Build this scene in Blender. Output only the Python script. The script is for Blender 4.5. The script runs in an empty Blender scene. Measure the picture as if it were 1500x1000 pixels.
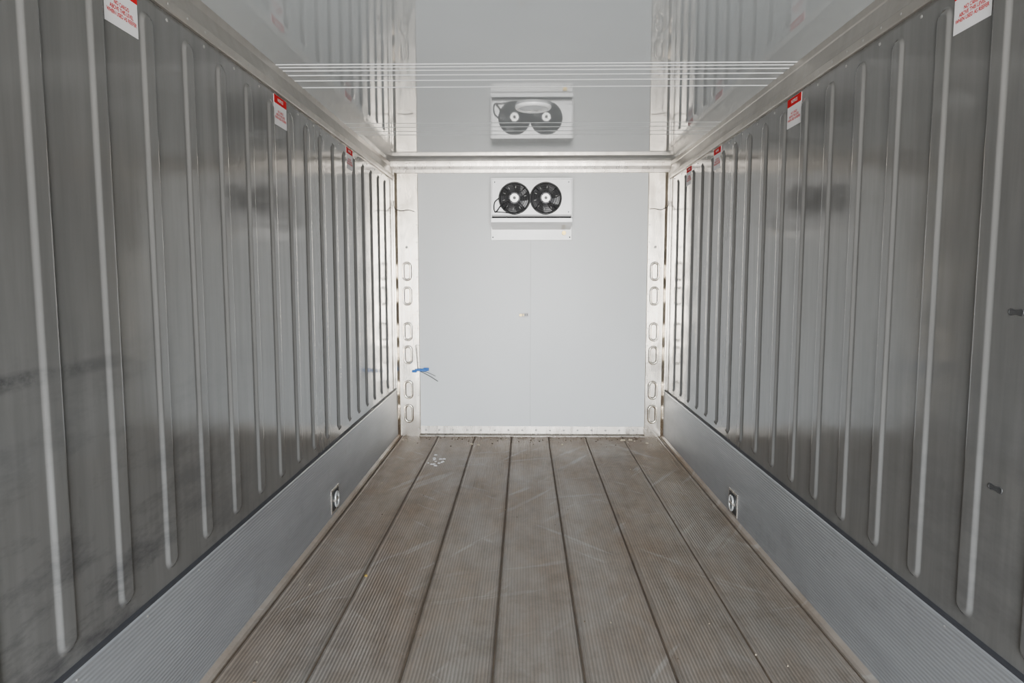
import bpy, math, random
from mathutils import Vector, Matrix
random.seed(7)
D=5.6; H=2.235; XL=-1.06; XR=1.16; Y0=-2.6; ZC=1.317
LEAN={-1:.028,1:.014}   # outward lean of the cove above the liner (left / right)
scene=bpy.context.scene

# ---------------------------------------------------------------- materials
def newmat(name):
    m=bpy.data.materials.new(name); m.use_nodes=True
    nt=m.node_tree; b=nt.nodes['Principled BSDF']
    return m,nt,b
def N(nt,t,**kw):
    n=nt.nodes.new(t)
    for k,v in kw.items(): setattr(n,k,v)
    return n
def simple(name,col,rough=.5,metal=0,noise=.06,nscale=8,spec=.5):
    m,nt,b=newmat(name)
    tc=N(nt,'ShaderNodeTexCoord'); nz=N(nt,'ShaderNodeTexNoise'); nz.inputs['Scale'].default_value=nscale
    nz.inputs['Detail'].default_value=4
    nt.links.new(tc.outputs['Object'],nz.inputs['Vector'])
    r=N(nt,'ShaderNodeValToRGB'); r.color_ramp.elements[0].position=.3; r.color_ramp.elements[1].position=.7
    r.color_ramp.elements[0].color=[max(0,c*(1-noise)) for c in col]+[1]
    r.color_ramp.elements[1].color=[min(1,c*(1+noise)) for c in col]+[1]
    nt.links.new(nz.outputs['Fac'],r.inputs['Fac']); nt.links.new(r.outputs['Color'],b.inputs['Base Color'])
    b.inputs['Roughness'].default_value=rough; b.inputs['Metallic'].default_value=metal
    b.inputs['Specular IOR Level'].default_value=spec
    return m
def noise(nt,scale,detail=4,vscale=(1,1,1),rough=.5,rotz=0):
    tc=N(nt,'ShaderNodeTexCoord'); mp=N(nt,'ShaderNodeMapping',vector_type='TEXTURE' if False else 'POINT'); mp.inputs['Scale'].default_value=vscale
    src=tc.outputs['Object']
    if rotz:
        r0=N(nt,'ShaderNodeMapping'); r0.inputs['Rotation'].default_value=(0,0,rotz); nt.links.new(src,r0.inputs['Vector']); src=r0.outputs['Vector']
    nz=N(nt,'ShaderNodeTexNoise'); nz.inputs['Scale'].default_value=scale; nz.inputs['Detail'].default_value=detail
    nz.inputs['Roughness'].default_value=rough
    nt.links.new(src,mp.inputs['Vector']); nt.links.new(mp.outputs['Vector'],nz.inputs['Vector'])
    return nz.outputs['Fac']
def ramp(nt,fac,stops):
    r=N(nt,'ShaderNodeValToRGB')
    while len(r.color_ramp.elements)<len(stops): r.color_ramp.elements.new(.5)
    for e,(p,c) in zip(r.color_ramp.elements,stops):
        e.position=p; e.color=(list(c)+[1]) if hasattr(c,'__len__') else (c,c,c,1)
    nt.links.new(fac,r.inputs['Fac']); return r.outputs['Color']
def mix(nt,fac,a,b,mode='MIX'):
    n=N(nt,'ShaderNodeMix',data_type='RGBA',blend_type=mode)
    def s(i,v):
        if isinstance(v,(int,float)): n.inputs[i].default_value=v
        elif isinstance(v,tuple): n.inputs[i].default_value=list(v)+[1]
        else: nt.links.new(v,n.inputs[i])
    s(0,fac); s(6,a); s(7,b); return n.outputs[2]
def math_(nt,op,a,b=None,clamp=False,c=None):
    n=N(nt,'ShaderNodeMath',operation=op,use_clamp=clamp)
    for i,v in enumerate((a,b,c)):
        if v is None: continue
        if isinstance(v,(int,float)): n.inputs[i].default_value=v
        else: nt.links.new(v,n.inputs[i])
    return n.outputs[0]
def sep(nt):
    tc=N(nt,'ShaderNodeTexCoord'); s=N(nt,'ShaderNodeSeparateXYZ'); nt.links.new(tc.outputs['Object'],s.inputs[0]); return s.outputs
def bump(nt,b,h,strength,dist):
    n=N(nt,'ShaderNodeBump'); n.inputs['Strength'].default_value=strength; n.inputs['Distance'].default_value=dist
    nt.links.new(h,n.inputs['Height']); nt.links.new(n.outputs['Normal'],b.inputs['Normal'])

def wall_material(name,left):
    m,nt,b=newmat(name)
    streak=noise(nt,3,5,(1,6,.5),.6)
    base=ramp(nt,streak,[(.3,(.140,.137,.131)),(.7,(.182,.178,.170))])
    s=sep(nt)
    sc=noise(nt,2.2,8,(1,1,3.5),.7)
    scm=ramp(nt,sc,[(.48,0),(.62,1)])
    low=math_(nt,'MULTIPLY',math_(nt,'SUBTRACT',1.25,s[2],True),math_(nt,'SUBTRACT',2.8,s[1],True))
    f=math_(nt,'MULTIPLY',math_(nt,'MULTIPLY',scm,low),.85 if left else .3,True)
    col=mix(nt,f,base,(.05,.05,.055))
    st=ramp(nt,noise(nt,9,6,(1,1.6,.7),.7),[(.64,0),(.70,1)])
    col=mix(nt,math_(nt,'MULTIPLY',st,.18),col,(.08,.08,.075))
    if left:
        zz=math_(nt,'ADD',s[2],math_(nt,'MULTIPLY',noise(nt,1.2,2),.06))
        d=math_(nt,'ABSOLUTE',math_(nt,'SUBTRACT',zz,1.125))
        band=ramp(nt,d,[(0,1),(.010,.8),(.022,0)])
        brk=ramp(nt,noise(nt,5,6,(1,1,2),.7),[(.40,.15),(.56,1)])
        g=N(nt,'ShaderNodeMapRange'); nt.links.new(s[1],g.inputs[0]); g.inputs[1].default_value=1.35; g.inputs[2].default_value=1.85; g.inputs[3].default_value=1; g.inputs[4].default_value=0
        f2=math_(nt,'MULTIPLY',math_(nt,'MULTIPLY',band,brk),math_(nt,'MULTIPLY',g.outputs[0],.9),True)
        col=mix(nt,f2,col,(.025,.025,.03))
    nt.links.new(col,b.inputs['Base Color'])
    rg=noise(nt,5,5,(1,2,1))
    rr=ramp(nt,rg,[(.3,.10),(.7,.17)]); nt.links.new(rr,b.inputs['Roughness'])
    b.inputs['Metallic'].default_value=.28
    b.inputs['Specular IOR Level'].default_value=.62
    bump(nt,b,noise(nt,1.7,2,(1,1,1.8)),.4,.012)
    return m
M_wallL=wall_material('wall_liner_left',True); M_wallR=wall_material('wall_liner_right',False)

def ceil_material():
    m,nt,b=newmat('ceiling_gloss_liner')
    n=noise(nt,1.2,3); c=ramp(nt,n,[(.3,(.47,.50,.51)),(.7,(.51,.54,.55))])
    nt.links.new(c,b.inputs['Base Color']); b.inputs['Roughness'].default_value=.028
    b.inputs['IOR'].default_value=2.0
    bump(nt,b,noise(nt,1.3,1),.10,.005)
    return m
M_ceil=ceil_material()

def kick_material():
    m,nt,b=newmat('kick_plate_aluminium')
    s=sep(nt)
    w=math_(nt,'SINE',math_(nt,'MULTIPLY',s[2],2*math.pi/.0125))
    n=noise(nt,3,6,(1,.6,3),.65)
    c=ramp(nt,n,[(.3,(.31,.315,.325)),(.7,(.385,.395,.405))])
    c=mix(nt,math_(nt,'MULTIPLY',ramp(nt,noise(nt,2.3,8,(1,1,1),.7),[(.56,0),(.70,1)]),.4),c,(.14,.135,.13))
    nt.links.new(c,b.inputs['Base Color'])
    b.inputs['Metallic'].default_value=.42; b.inputs['Roughness'].default_value=.38
    bump(nt,b,w,.45,.0012); return m
M_kick=kick_material()

def floor_material(name='floor_aluminium_plank',ribs=True):
    m,nt,b=newmat(name)
    s=sep(nt)
    w=math_(nt,'SINE',math_(nt,'MULTIPLY',s[0],2*math.pi/.0127))
    n1=noise(nt,1.6,8,(1.6,.6,1),.65); n2=noise(nt,14,6,(1,.5,1),.7); n3=noise(nt,6,4,(3,.25,1))
    clean=ramp(nt,n3,[(.3,(.275,.252,.226)),(.7,(.37,.342,.310))])
    dirt=ramp(nt,n2,[(.3,(.150,.092,.050)),(.7,(.30,.202,.126))])
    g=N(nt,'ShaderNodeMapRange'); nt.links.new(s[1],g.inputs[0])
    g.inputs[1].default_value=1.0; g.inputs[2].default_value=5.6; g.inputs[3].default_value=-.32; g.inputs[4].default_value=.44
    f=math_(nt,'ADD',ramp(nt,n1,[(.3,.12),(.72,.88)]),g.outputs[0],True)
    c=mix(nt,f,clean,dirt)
    # long thin drag marks in several directions
    for rot,amt,th in ((.55,.30,.60),(-.75,.26,.61),(1.25,.22,.62)):
        a=noise(nt,1.3,5,(9,.8,1),.55,rot); sc=ramp(nt,a,[(th,0),(th+.035,1)])
        msk=ramp(nt,noise(nt,1.7,2,(1,1,1),.5,rot+.2),[(.46,0),(.58,1)])
        c=mix(nt,math_(nt,'MULTIPLY',math_(nt,'MULTIPLY',sc,msk),amt),c,(.56,.53,.49))
    dk=ramp(nt,noise(nt,3.6,8,(1,.8,1),.75),[(.50,0),(.68,1)])
    c=mix(nt,math_(nt,'MULTIPLY',dk,.5),c,(.12,.088,.060))
    if ribs:
        g2=ramp(nt,math_(nt,'MULTIPLY_ADD',w,.5,False,.5),[(0,.74),(.6,1.0)])
        c=mix(nt,1.0,c,g2,'MULTIPLY')
        fr=math_(nt,'FRACT',math_(nt,'DIVIDE',math_(nt,'ADD',s[0],1.018+.1525+3.05),.305))
        dd=math_(nt,'ABSOLUTE',math_(nt,'SUBTRACT',fr,.5))
        gr=ramp(nt,math_(nt,'ADD',dd,math_(nt,'MULTIPLY',n2,.05)),[(.03,.80),(.10,1)])
        c=mix(nt,1.0,c,gr,'MULTIPLY')
        # grime gathered against the bulkhead
        ge=math_(nt,'ADD',math_(nt,'SUBTRACT',s[1],4.95),math_(nt,'MULTIPLY',math_(nt,'SUBTRACT',n2,.5),1.2))
        c=mix(nt,math_(nt,'MULTIPLY',ramp(nt,ge,[(.25,0),(.75,1)]),.45),c,(.12,.078,.048))
    nt.links.new(c,b.inputs['Base Color'])
    mt=math_(nt,'MULTIPLY',math_(nt,'SUBTRACT',1,f,True),.35); nt.links.new(mt,b.inputs['Metallic'])
    rr=ramp(nt,f,[(0,.34),(1,.55)]); nt.links.new(rr,b.inputs['Roughness'])
    b.inputs['Specular IOR Level'].default_value=.4
    bump(nt,b,math_(nt,'ADD',w,math_(nt,'MULTIPLY',n2,.8)) if ribs else n2,.45,.0014)
    return m
M_floor=floor_material(); M_edge=floor_material('floor_edge_angle',False)

def post_material(name='post_brushed_metal',col=(.97,.88,.76),rough=.20,metal=1.0,var=.74):
    m,nt,b=newmat(name)
    n=noise(nt,3,7,(8,8,1),.65); n2=noise(nt,2.6,6,(1,1,.8),.6)
    c=ramp(nt,n2,[(.35,[x*var for x in col]),(.65,col)]); nt.links.new(c,b.inputs['Base Color'])
    r=ramp(nt,n,[(.3,rough-.06),(.7,rough+.12)]); nt.links.new(r,b.inputs['Roughness'])
    b.inputs['Metallic'].default_value=metal
    bump(nt,b,noise(nt,4,2,(1,1,.7)),.8,.008); return m
M_post=post_material()
M_trim=post_material('trim_aluminium',(.58,.53,.47),.26,.95,.85)
M_cove=post_material('cove_aluminium',(.46,.43,.39),.36,.75,.88)

def back_material():
    m,nt,b=newmat('back_panel_white')
    n=noise(nt,1.8,7,(1,1,1),.6); c=ramp(nt,n,[(.3,(.80,.81,.80)),(.7,(.835,.845,.835))])
    sp=ramp(nt,noise(nt,60,3),[(.70,0),(.76,1)])
    c=mix(nt,math_(nt,'MULTIPLY',sp,.25),c,(.45,.42,.38))
    nt.links.new(c,b.inputs['Base Color']); b.inputs['Roughness'].default_value=.35
    bump(nt,b,noise(nt,2,3),.15,.006)
    return m
M_back=back_material()
M_white=simple('cabinet_white',(.93,.925,.92),.28,.1)
M_plate=simple('plate_galvanised',(.88,.87,.85),.35,.15)
M_glint_and_rim=simple('glint_and_lamp_rim_white',(.93,.95,.96),.2)  # white paints the ceiling glints; also used for the lamp rim
M_black=simple('black_plastic',(.010,.010,.011),.4)
M_dark=simple('dark_recess',(.015,.015,.016),.7)
M_wire=simple('guard_wire',(.03,.03,.033),.35,.4)
M_blade=simple('fan_blade_grey',(.07,.07,.073),.3,.3)
M_hub=simple('hub_silver',(.62,.62,.60),.3,.4)
M_red=simple('label_red',(.58,.008,.014),.8,0,.06,8,.15)
M_label=simple('label_white',(.82,.80,.80),.8,0,.04,8,.15)
M_seam=simple('panel_seam',(.60,.60,.57),.5)
M_blue=simple('clamp_blue',(.005,.15,.55),.45)
M_brass=simple('brass',(.45,.33,.12),.35,.8)
M_gap=simple('gap_shade',(.035,.035,.04),.6)
M_rivet=simple('rivet',(.5,.49,.47),.35,.8)
M_lens=simple('lamp_lens',(.62,.65,.66),.15)
M_deb=simple('debris_pale',(.50,.42,.30),.8,0,.3,40)
M_deb2=simple('debris_dark',(.10,.07,.045),.9,0,.3,40)
M_deb3=simple('debris_leaf',(.5,.32,.06),.8,0,.3,40)
M_tape=simple('plank_sealant',(.10,.072,.048),.8,0,.3,10)
M_scr=simple('dent_grey',(.06,.06,.06),.4,.3)

# ---------------------------------------------------------------- mesh builder
import bmesh, bisect
class MB:
    def __init__(s): s.v=[]; s.f=[]; s.m=[]; s.mats=[]; s.sm=[]
    def mi(s,m):
        if m not in s.mats: s.mats.append(m)
        return s.mats.index(m)
    def add(s,vs,fs,m,smooth=False):
        o=len(s.v); s.v+= [tuple(v) for v in vs]; i=s.mi(m)
        for f in fs: s.f.append([o+k for k in f]); s.m.append(i); s.sm.append(smooth)
    def box(s,x0,x1,y0,y1,z0,z1,m):
        vs=[(x,y,z) for x in(x0,x1) for y in(y0,y1) for z in(z0,z1)]
        s.add(vs,[(0,1,3,2),(4,6,7,5),(0,4,5,1),(2,3,7,6),(0,2,6,4),(1,5,7,3)],m)
    def bbox(s,x0,x1,y0,y1,z0,z1,m,b=.004):
        bm=bmesh.new(); bmesh.ops.create_cube(bm,size=1)
        for v in bm.verts: v.co=Vector(((x0+x1)/2+v.co.x*(x1-x0),(y0+y1)/2+v.co.y*(y1-y0),(z0+z1)/2+v.co.z*(z1-z0)))
        bmesh.ops.bevel(bm,geom=list(bm.edges),offset=b,segments=2,affect='EDGES',profile=.5)
        bm.verts.index_update(); s.add([v.co.copy() for v in bm.verts],[[v.index for v in f.verts] for f in bm.faces],m); bm.free()
    def tube(s,pts,r,m,n=8,closed=False):
        pts=[Vector(p) for p in pts]; vs=[];fs=[]; L=len(pts)
        for i,p in enumerate(pts):
            a=pts[(i-1)%L] if (closed or i>0) else p; c=pts[(i+1)%L] if (closed or i<L-1) else p
            t=(c-a).normalized(); u=t.cross(Vector((.13,.97,.21))).normalized(); w=t.cross(u)
            for k in range(n):
                an=2*math.pi*k/n; vs.append(p+(u*math.cos(an)+w*math.sin(an))*r)
        R=L if closed else L-1
        for i in range(R):
            for k in range(n):
                j=(i+1)%L; fs.append((i*n+k,i*n+(k+1)%n,j*n+(k+1)%n,j*n+k))
        if not closed:
            fs.append(tuple(range(n))); fs.append(tuple((L-1)*n+k for k in range(n)))
        s.add(vs,fs,m,True)
    def curve(s,pts,r,m,n=8,sub=6):
        P=[Vector(p) for p in pts]; P=[P[0]*2-P[1]]+P+[P[-1]*2-P[-2]]; out=[]
        for i in range(1,len(P)-2):
            for k in range(sub):
                t=k/sub; a,b_,c,d=P[i-1],P[i],P[i+1],P[i+2]
                out.append(.5*((2*b_)+(c-a)*t+(2*a-5*b_+4*c-d)*t*t+(3*b_-a-3*c+d)*t**3))
        out.append(P[-2]); s.tube(out,r,m,n)
    def cyl(s,c,r,y0,y1,m,n=40,r2=None):
        r2=r if r2 is None else r2
        vs=[(c[0]+r*math.cos(2*math.pi*k/n),y0,c[1]+r*math.sin(2*math.pi*k/n)) for k in range(n)]
        vs+=[(c[0]+r2*math.cos(2*math.pi*k/n),y1,c[1]+r2*math.sin(2*math.pi*k/n)) for k in range(n)]
        fs=[(k,(k+1)%n,n+(k+1)%n,n+k) for k in range(n)]+[tuple(range(n)),tuple(range(n,2*n))]
        s.add(vs,fs,m)
    def extrude(s,prof,axis,a0,a1,m,closed=False,smooth=False,seg=1):
        vs=[];fs=[];n=len(prof)
        for k in range(seg+1):
            a=a0+(a1-a0)*k/seg
            for p in prof:
                vs.append((p[0],a,p[1]) if axis=='y' else (p[0],p[1],a) if axis=='z' else (a,p[0],p[1]))
        for k in range(seg):
            for i in range(n if closed else n-1):
                j=(i+1)%n; fs.append((k*n+i,k*n+j,(k+1)*n+j,(k+1)*n+i))
        if closed: fs.append(tuple(range(n))); fs.append(tuple(seg*n+i for i in range(n)))
        s.add(vs,fs,m,smooth)
    def dome(s,c,r,nrm,m,h=.5):
        nrm=Vector(nrm); u=nrm.orthogonal().normalized(); w=nrm.cross(u); c=Vector(c); vs=[];n=8
        for a in (0,35,65):
            for k in range(n):
                t=2*math.pi*k/n; vs.append(c+(u*math.cos(t)+w*math.sin(t))*r*math.cos(math.radians(a))+nrm*r*h*math.sin(math.radians(a)))
        vs.append(c+nrm*r*h); fs=[]
        for q in range(2):
            for k in range(n): fs.append((q*n+k,q*n+(k+1)%n,(q+1)*n+(k+1)%n,(q+1)*n+k))
        for k in range(n): fs.append((2*n+k,2*n+(k+1)%n,3*n))
        s.add(vs,fs,m,True)
    def obj(s,name,parent=None):
        me=bpy.data.meshes.new(name); me.from_pydata(s.v,[],s.f)
        for m in s.mats: me.materials.append(m)
        for p,i,q in zip(me.polygons,s.m,s.sm): p.material_index=i; p.use_smooth=q
        me.validate(); me.update()
        bm=bmesh.new(); bm.from_mesh(me); bmesh.ops.recalc_face_normals(bm,faces=bm.faces); bm.to_mesh(me); bm.free()
        o=bpy.data.objects.new(name,me); scene.collection.objects.link(o)
        if parent: o.parent=parent
        return o
def empty(name,loc=(0,0,0)):
    e=bpy.data.objects.new(name,None); scene.collection.objects.link(e); e.empty_display_size=.1; return e

# ---------------------------------------------------------------- side walls (pressed vertical ribs)
RW,RE,RD=.034,.013,.009
def ribwall(name,X,sgn,yfirst,zb,zt,mat,lean):
    ribs=[]; y=yfirst
    while y>Y0+.15: y-=.235
    y+=.235
    while y<D-.12: ribs.append(y); y+=.235
    ys=[Y0]
    for r in ribs:
        for t in (-2,-1.25,-1.08,-1,-.92,-.84,-.76,-.68,-.62,-.5,-.2,.2,.5,.62,.68,.76,.84,.92,1,1.08,1.25,2): ys.append(r+t*RW)
    ys.append(D)
    def fr(a,b,st):
        o=[]
        while a<b: o.append(a); a+=st
        return o
    zs=[0,zb-.1,zb-.03]+fr(zb-.012,zb+.05,.0045)+[zb+.06,zb+.1,.9,1.3,1.7,zt-.1,zt-.06]+fr(zt-.05,zt+.012,.0045)+[zt+.03,2.10,2.115,H]
    zs=sorted(set(round(z,5) for z in zs))
    b=MB(); vs=[]
    for yy in ys:
        r=min(ribs,key=lambda q:abs(q-yy))
        for zz in zs:
            z0,z1=zb+RW,zt-RW
            dz=0 if z0<=zz<=z1 else (z0-zz if zz<z0 else zz-z1)
            d=math.hypot(yy-r,dz); t=max(0,min(1,(RW-d)/RE)); t=t*t*(3-2*t)
            off=-(lean+.004) if zz>2.11 else 0
            vs.append((X+sgn*(RD*t+off),yy,zz))
    n=len(zs); fs=[]
    for i in range(len(ys)-1):
        for j in range(n-1): fs.append((i*n+j,(i+1)*n+j,(i+1)*n+j+1,i*n+j+1))
    b.add(vs,fs,mat,True)
    for r in ribs:
        if r>.3: b.dome((X,r+.1175,zt+.02),.006,(sgn,0,0),M_rivet,.5)
    b.obj(name); return ribs
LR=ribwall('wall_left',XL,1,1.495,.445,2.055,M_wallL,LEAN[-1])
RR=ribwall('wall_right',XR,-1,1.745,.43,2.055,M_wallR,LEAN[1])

# back wall
b=MB(); b.box(XL-.05,XR+.05,D,D+.06,-.03,H+.03,M_back)
b.box(.0495,.0525,D-.0008,D+.001,.07,1.61,M_seam)
b.obj('wall_back')

# ceiling; raised white beads stand in for door light glinting on it
b=MB(); b.box(XL-.05,XR+.05,Y0,D+.03,H,H+.05,M_ceil)
b.obj('ceiling')
b=MB()
def glint_bead(y,r=.006,m=M_glint_and_rim):
    prof=[(y+r*1.3*math.cos(math.pi*k/8),H+.0005-r*.6*math.sin(math.pi*k/8)) for k in range(9)]
    b.extrude(prof,'x',XL-.02,XR+.01,m,False,True)
for y in (3.045,3.085,3.135,3.205,3.29,3.405): glint_bead(y,.005)
for y in (4.18,4.29,4.41,4.52): glint_bead(y,.004,M_lens)  # fainter painted glints, in the lamp lens grey
b.obj('ceiling_glints')

# ---------------------------------------------------------------- floor
seams=[-1.018+.305*k for k in range(8)]
b=MB(); prof=[(XL-.05,-.0)]
for sx in seams:
    for dx,dz in ((-.018,0),(-.015,.003),(-.009,.003),(-.006,0),(-.0025,-.004),(.0025,-.004),(.006,0),(.009,.003),(.015,.003),(.018,0)):
        prof.append((sx+dx,dz))
prof.append((XR+.05,0))
prof=[p for p in prof if XL-.06<p[0]<XR+.06]
b.extrude(prof,'y',Y0,D,M_floor,False,False)
for sx in seams: b.box(sx-.0025,sx+.0025,Y0,D,-.006,-.003,M_tape)
b.obj('floor')
b=MB(); b.box(XL-.05,XR+.05,Y0,D+.03,-.06,-.012,M_dark); b.obj('floor_slab')

# ---------------------------------------------------------------- kick plates (baseboards)
def kick(name,X,sgn,zt):
    b=MB(); t=.014
    prof=[(X-sgn*.005,.006),(X+sgn*t,.006),(X+sgn*t,zt-.004),(X+sgn*(t-.004),zt),(X-sgn*.005,zt)]
    b.extrude(prof,'y',Y0,D-.02,M_kick,True,False)
    b.extrude([(X+sgn*.002,0),(X+sgn*.040,0),(X+sgn*.040,.004),(X+sgn*.028,.006),(X+sgn*(t+.001),.018),(X+sgn*.002,.018)],'y',Y0,D-.02,M_edge,True,False)
    b.extrude([(X-sgn*.002,zt),(X+sgn*(t-.003),zt),(X+sgn*(t-.003),zt+.006),(X-sgn*.002,zt+.010)],'y',Y0,D-.02,M_gap,True)  # near-black strip paints the shade of the gap above the plate
    y=.3
    while y<D-.1:
        b.dome((X+sgn*t,y,zt-.02),.004,(sgn,0,0),M_rivet); y+=.3
    return b.obj(name)
kick('baseboard_left',XL,1,.398)
kick('baseboard_right',XR,-1,.39)

# cove extrusions between wall and ceiling
def cove(name,X,sgn,lean):
    b=MB()
    prof=[(X-sgn*.004,2.098),(X+sgn*.010,2.098),(X+sgn*.012,2.104),(X+sgn*.012,2.130),(X+sgn*.006,2.136),(X+sgn*(.003-lean*.3),2.160),(X-sgn*(lean*.8),2.205),(X-sgn*(lean-.006),2.210),(X-sgn*(lean-.008),H+.001),(X-sgn*(lean+.012),H+.001),(X-sgn*(lean+.012),2.12),(X-sgn*.004,2.11)]
    b.extrude(prof,'y',Y0,D-.02,M_cove,True)
    y=.2
    while y<D-.05:
        b.dome((X+sgn*.012,y,2.117),.0045,(sgn,0,0),M_rivet); y+=.117
    b.obj(name)
cove('trim_2',XL,1,LEAN[-1]); cove('trim_3',XR,-1,LEAN[1])

# back top trim and bottom trim
b=MB()
prof=[(D+.001,H),(D-.022,H),(D-.022,H-.010),(D-.018,H-.03),(D-.010,H-.055),(D-.010,H-.080),(D+.001,H-.082)]
b.extrude(prof,'x',XL-.03,XR+.02,M_trim,True)
b.obj('trim_4')
b=MB(); b.extrude([(D+.001,.082),(D-.006,.082),(D-.008,.02),(D-.03,.006),(D-.03,0),(D+.001,0)],'x',XL+.19,XR-.16,M_trim,True)
x=XL+.24
while x<XR-.18: b.dome((x,D-.0075,.05),.008,(0,-1,0),M_rivet,.5); x+=.115
b.obj('trim_5')

# ---------------------------------------------------------------- corner posts
def stadium(cx,cz,hw,hh,n=10):
    P=[]; r=hw
    for k in range(n+1): a=math.pi*k/n; P.append((cx+r*math.cos(a),cz+hh-r+r*math.sin(a)))
    for k in range(n+1): a=math.pi+math.pi*k/n; P.append((cx+r*math.cos(a),cz-hh+r+r*math.sin(a)))
    return P
def post(xa,xb,sgn,cable):
    b=MB(); yf=D-.014
    for z0,z1,off in ((0,1.862,0),(1.858,2.15,.003)):
        prof=[(xa,D),(xa,yf-.03-off),(xa+sgn*.012,yf-.03-off),(xa+sgn*.030,yf-off),(xb-sgn*.004,yf-off),(xb,yf+.004-off),(xb,D)]
        b.extrude(prof,'z',z0,z1,M_post,True)
    cx=xa+sgn*.100
    for zc in (1.365,1.165,.872,.68,.39,.19):
        prf=[(.040,.080,-.0002),(.034,.074,-.0070),(.030,.070,-.0085),(.026,.066,-.0070),(.019,.059,-.0006)]
        vs=[]; fs=[]
        for hw,hh,dy in prf: vs+=[(p[0],yf+dy,p[1]) for p in stadium(cx,zc,hw,hh)]
        n=len(vs)//len(prf)
        fs=[(q*n+k,q*n+(k+1)%n,(q+1)*n+(k+1)%n,(q+1)*n+k) for q in range(len(prf)-1) for k in range(n)]
        b.add(vs,fs,M_post,True)
        b.add([(p[0],yf-.0006,p[1]) for p in stadium(cx,zc,.019,.059)],[tuple(range(n))],M_post)
    z=.06
    while z<2.12:
        b.dome((xb-sgn*.014,yf,z),.0045,(0,-1,0),M_rivet); z+=.14
    b.dome((cx,yf,1.56),.011,(0,-1,0),M_rivet)
    b.curve(cable,.003,M_black)
    return b.obj('corner_post')
post(XL+.002,XL+.198,1,[(XL+.012,D-.07,1.93),(XL+.02,D-.08,1.87),(XL+.06,D-.03,1.852),(XL+.12,D-.024,1.858),(XL+.17,D-.024,1.845)])
post(XR-.002,XR-.165,-1,[(XR-.012,D-.07,1.92),(XR-.02,D-.08,1.88),(XR-.06,D-.03,1.858),(XR-.12,D-.024,1.866),(XR-.155,D-.024,1.862)])

# ---------------------------------------------------------------- evaporator
ev=empty('evaporator_unit')
b=MB(); b.bbox(-.272,.384,D-.014,D-.0,1.615,2.095,M_plate,.003)
for x in (-.255,.367):
    for z in (1.64,1.86,2.07): b.dome((x,D-.014,z),.006,(0,-1,0),M_wire)
b.obj('mounting_plate',ev)
yf=D-.19
b=MB()
prof=[(D-.01,2.08),(yf,2.08),(yf,1.805),(yf+.012,1.790),(D-.01,1.790)]
b.extrude(prof,'x',-.252,.364,M_white,True)
b.bbox(-.262,-.253,yf-.010,D-.01,1.785,2.085,M_white,.002)
b.bbox(.365,.374,yf-.010,D-.01,1.785,2.085,M_white,.002)
b.bbox(-.256,.368,yf-.012,yf+.004,2.073,2.086,M_white,.002)
for x in (-.232,.344):
    for z in (1.825,2.055): b.dome((x,yf,z),.005,(0,-1,0),M_wire)
b.box(-.252,.364,yf+.006,D-.012,1.776,1.791,M_dark)  # near-black strip paints in the shadow under the cabinet
b.obj('cabinet',ev)
b=MB()
tp=[(D-.01,1.752),(yf-.016,1.776),(yf-.016,1.746),(yf+.01,1.728),(D-.01,1.70)]
b.extrude(tp,'x',-.260,.372,M_white,True)
b.obj('drip_tray',ev)
b=MB()
b.cyl((.318,1.672),.017,D-.05,D-.012,M_brass,18); b.cyl((.318,1.672),.010,D-.060,D-.05,M_brass,14)
b.obj('drain_fitting',ev)
for i,cx in enumerate((-.078,.166)):
    cz=1.930; b=MB()
    b.cyl((cx,cz),.124,yf-.004,yf-.001,M_dark,48)
    def ring(r,y,t,m): b.tube([(cx+r*math.cos(2*math.pi*k/40),y,cz+r*math.sin(2*math.pi*k/40)) for k in range(40)],t,m,6,True)
    ring(.119,yf-.010,.007,M_black); 
    for r in (.100,.082,.064,.046): ring(r,yf-.030+.1*(r-.046)*1.6,.0020,M_wire)
    for k in range(5):
        a0=2*math.pi*k/5+.3*i; vs=[];fs=[]
        for q in range(7):
            rr=.03+.078*q/6
            for p in range(4):
                a=a0+(.15+ .62*p/3)+.35*(q/6); vs.append((cx+rr*math.cos(a),yf-.008-.010*p/3,cz+rr*math.sin(a)))
        for q in range(6):
            for p in range(3): fs.append((q*4+p,q*4+p+1,(q+1)*4+p+1,(q+1)*4+p))
        b.add(vs,fs,M_blade,True)
    for k in range(4):
        a=math.pi/4+k*math.pi/2
        b.tube([(cx+.02*math.cos(a),yf-.03,cz+.02*math.sin(a)),(cx+.08*math.cos(a),yf-.027,cz+.08*math.sin(a)),(cx+.120*math.cos(a),yf-.014,cz+.120*math.sin(a))],.004,M_wire)
    for k in range(10):
        a=k*math.pi/5+.2
        b.tube([(cx+.076*math.cos(a),yf-.026,cz+.076*math.sin(a)),(cx+.094*math.cos(a),yf-.023,cz+.094*math.sin(a))],.0026,M_hub,5)
    b.cyl((cx,cz),.042,yf-.032,yf-.02,M_wire,28); b.cyl((cx,cz),.032,yf-.038,yf-.032,M_hub,28); b.cyl((cx,cz),.012,yf-.041,yf-.038,M_black,16)
    b.obj('fan_%d'%(i+1),ev)
b=MB()
b.curve([(-.110,yf-.036,1.915),(-.150,yf-.04,1.90),(-.185,yf-.03,1.87),(-.212,yf-.02,1.835),(-.228,yf-.014,1.825),(-.238,yf-.012,1.85),(-.232,yf-.012,1.90),(-.20,yf-.012,1.93)],.0050,M_black)
b.curve([(-.08,yf-.020,1.812),(-.10,yf-.02,1.813),(-.17,yf-.016,1.822),(-.228,yf-.014,1.825)],.004,M_black)
b.obj('power_cable',ev)

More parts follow.
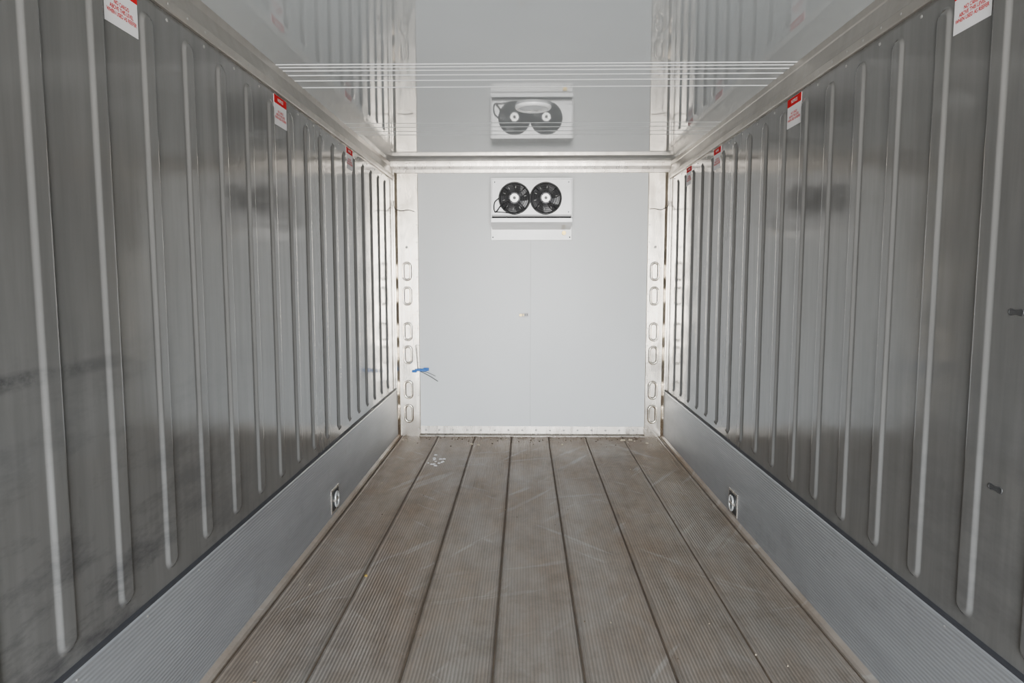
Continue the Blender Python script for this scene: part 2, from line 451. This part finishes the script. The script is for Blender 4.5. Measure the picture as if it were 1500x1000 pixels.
# ---------------------------------------------------------------- ceiling lamp
b=MB(); cx,cy=.046,3.79; n=48
pr=[(.098,0),(.098,-.008),(.090,-.016),(.080,-.016),(.074,-.010)]
vs=[];fs=[]
for r,z in pr:
    for k in range(n): a=2*math.pi*k/n; vs.append((cx+r*math.cos(a),cy+r*math.sin(a),H+z))
for q in range(len(pr)-1):
    for k in range(n): fs.append((q*n+k,q*n+(k+1)%n,(q+1)*n+(k+1)%n,(q+1)*n+k))
b.add(vs,fs,M_glint_and_rim,True)
vs=[];fs=[]
for q,(r,z) in enumerate([(.075,-.010),(.055,-.016),(.03,-.019)]):
    for k in range(n): a=2*math.pi*k/n; vs.append((cx+r*math.cos(a),cy+r*math.sin(a),H+z))
for q in range(2):
    for k in range(n): fs.append((q*n+k,q*n+(k+1)%n,(q+1)*n+(k+1)%n,(q+1)*n+k))
fs.append(tuple(2*n+k for k in range(n)))
b.add(vs,fs,M_lens,True)
b.obj('ceiling_lamp')

# ---------------------------------------------------------------- labels
def text_mesh(body,size):
    cu=bpy.data.curves.new('t','FONT'); cu.body=body; cu.size=size; cu.align_x='CENTER'; cu.align_y='CENTER'; cu.space_line=.95; cu.offset=.0004
    o=bpy.data.objects.new('t',cu); scene.collection.objects.link(o)
    dg=bpy.context.evaluated_depsgraph_get(); dg.update()
    me=bpy.data.meshes.new_from_object(o.evaluated_get(dg)); bpy.data.objects.remove(o)
    return [v.co.copy() for v in me.vertices],[list(p.vertices) for p in me.polygons]
TV,TF=text_mesh('NO CARGO\nABOVE THIS LEVEL\nWHEN USED AS REEFER',.0165)
TH,TG=text_mesh('NOTICE',.018)
def label(X,sgn,y,z):
    b=MB(); w,h=.075,.062
    b.box(min(X,X+sgn*.0012),max(X,X+sgn*.0012),y-w,y+w,z-h,z+h,M_label)
    xa=X+sgn*.0012; xb=X+sgn*.0018
    b.box(min(xa,xb),max(xa,xb),y-w,y+w,z+h-.034,z+h,M_red)
    tx=max(v.x for v in TV); k=.068/tx
    b.add([(xb,y+sgn*v.x*k,z-.017+v.y*k*1.15) for v in TV],TF,M_red)
    b.add([(xb+sgn*.0004,y+sgn*v.x,z+h-.017+v.y) for v in TH],TG,M_label)
    b.obj('warning_label')
for k in (1,6,11): label(XL,1,1.495+.235*(k+.5),2.028)
for k in (0,5,10,13): label(XR,-1,1.745+.235*(k+.5),2.028)
b=MB(); 
def rot(x,z,c,a): return (c[0]+x*math.cos(a)-z*math.sin(a), c[1]+x*math.sin(a)+z*math.cos(a))
c=(-.005,1.008)
P=[rot(x,z,c,.06) for x,z in((-.04,-.017),(.04,-.017),(.04,.017),(-.04,.017))]
b.add([(p[0],D-.0012,p[1]) for p in P]+[(p[0],D,p[1]) for p in P],[(0,1,2,3),(0,1,5,4),(1,2,6,5),(2,3,7,6),(3,0,4,7)],M_label)
x=-.035
while x<.033:
    w=random.choice((.004,.006,.008)); P=[rot(q,z,c,.06) for q,z in((x,-.008),(x+w,-.008),(x+w,.011),(x,.011))]
    b.add([(p[0],D-.0016,p[1]) for p in P],[(0,1,2,3)],M_scr if random.random()<.5 else M_brass); x+=w+.003
b.obj('barcode_label')

# ---------------------------------------------------------------- blue clamp with wire
e=empty('spring_clamp')
b=MB(); y=D-.035
b.bbox(-.900,-.800,y-.012,y+.012,.546,.567,M_blue,.004)
b.bbox(-.925,-.885,y-.009,y+.020,.536,.556,M_blue,.004)
b.bbox(-.83,-.785,y-.007,y+.007,.550,.575,M_blue,.003)
b.obj('body',e)
b=MB(); b.curve([(-.893,y,.76),(-.885,y,.68),(-.88,y,.60),(-.872,y+.014,.555),(-.83,y+.014,.53),(-.77,y,.50),(-.715,y+.02,.46)],.0028,M_black)
b.curve([(-.872,y+.014,.55),(-.80,y+.01,.535),(-.73,y,.505)],.002,M_black)
b.obj('wire',e)

# ---------------------------------------------------------------- recessed lashing points in kick plates
def anchor(X,sgn,y,z):
    b=MB(); x0=X+sgn*.014
    def bx(d0,d1,a,bb,c,d,m): 
        p,q=x0+sgn*d0,x0+sgn*d1; b.bbox(min(p,q),max(p,q),a,bb,c,d,m,.0015)
    bx(-.002,.004,y-.075,y+.075,z-.066,z+.066,M_trim)
    bx(.0035,.0055,y-.062,y+.062,z-.054,z+.054,M_black)
    P=stadium(y,z,.030,.040); b.tube([(x0+sgn*.012,p[0],p[1]) for p in P],.006,M_hub,8,True)
    bx(.004,.016,y-.040,y+.040,z-.007,z+.007,M_trim)
    b.obj('lashing_anchor')
anchor(XL,1,3.66,.098); anchor(XR,-1,3.66,.088)

b=MB()
for y,z in ((1.63,1.235),(1.66,.80)):
    P=[(XR-.0005,y+.020*math.cos(a)*1.2,z+.007*math.sin(a)+.003*math.sin(3*a)) for a in [2*math.pi*k/20 for k in range(20)]]
    b.tube(P,.0018,M_scr,6,True)
    b.add([(XR-.001,p[1],p[2]) for p in P],[tuple(range(20))],M_scr)
b.obj('wall_dent')

# ---------------------------------------------------------------- debris
b=MB()
def chip(x,y,sz,m,fl=.25):
    n=7; a0=random.random()*6
    base=[(x+sz*random.uniform(.6,1)*math.cos(a0+2*math.pi*k/n),y+sz*random.uniform(.6,1.2)*math.sin(a0+2*math.pi*k/n)) for k in range(n)]
    vs=[(p[0],p[1],.0) for p in base]+[(x+(p[0]-x)*.7,y+(p[1]-y)*.7,.0035+sz*fl*random.uniform(.5,1)) for p in base]
    b.add(vs,[(k,(k+1)%n,n+(k+1)%n,n+k) for k in range(n)]+[tuple(range(n,2*n))],m)
for i in range(90):
    x=random.uniform(XL+.06,XR-.06); y=D-.03-abs(random.gauss(0,.14)); chip(x,y,random.uniform(.003,.009),random.choice((M_deb2,M_deb2,M_deb2,M_deb)))
for i in range(35):
    x=random.uniform(XL+.06,XR-.06); y=random.uniform(1.6,5.4); chip(x,y,random.uniform(.002,.004),random.choice((M_deb2,M_deb)))
for x,y,s in ((.80,5.45,.03),(.86,5.46,.022),(.98,5.36,.018),(-.42,5.3,.02),(-.36,5.28,.016),(.30,5.3,.014)): chip(x,y,s,M_deb,.3)
for k in range(16): chip(-.63+random.gauss(0,.03),4.80+random.gauss(0,.08),random.uniform(.006,.018),M_label,.05)
chip(-.80,1.98,.012,M_deb3); chip(-.825,2.0,.009,M_deb2); chip(-.70,2.9,.010,M_deb3); chip(-.88,2.1,.008,M_deb2)
b.obj('floor_debris')

# ---------------------------------------------------------------- world / light
w=bpy.data.worlds.new('sky'); scene.world=w; w.use_nodes=True; nt=w.node_tree
bg=nt.nodes['Background']; tc=N(nt,'ShaderNodeTexCoord'); sp=N(nt,'ShaderNodeSeparateXYZ')
nt.links.new(tc.outputs['Generated'],sp.inputs[0])
mr=N(nt,'ShaderNodeMapRange'); mr.inputs[1].default_value=-1; mr.inputs[2].default_value=1; nt.links.new(sp.outputs[2],mr.inputs[0])
c=ramp(nt,mr.outputs[0],[(0,(.60,.59,.56)),(.47,(.78,.76,.73)),(.52,(.93,.97,1.0)),(1,(.50,.72,1.0))])
nt.links.new(c,bg.inputs['Color']); bg.inputs['Strength'].default_value=41
l=bpy.data.lights.new('door_portal','AREA'); l.shape='RECTANGLE'; l.size=XR-XL; l.size_y=H; l.cycles.is_portal=True
o=bpy.data.objects.new('door_portal',l); scene.collection.objects.link(o); o.location=((XL+XR)/2,Y0,H/2); o.rotation_euler=(math.radians(90),0,0)

# ---------------------------------------------------------------- camera
cam=bpy.data.cameras.new('camera'); cam.lens=24; cam.sensor_width=36; cam.clip_start=.02
o=bpy.data.objects.new('camera',cam); scene.collection.objects.link(o)
o.location=(0,0,ZC); o.rotation_euler=(math.radians(90-5.37),0,.018)
scene.camera=o
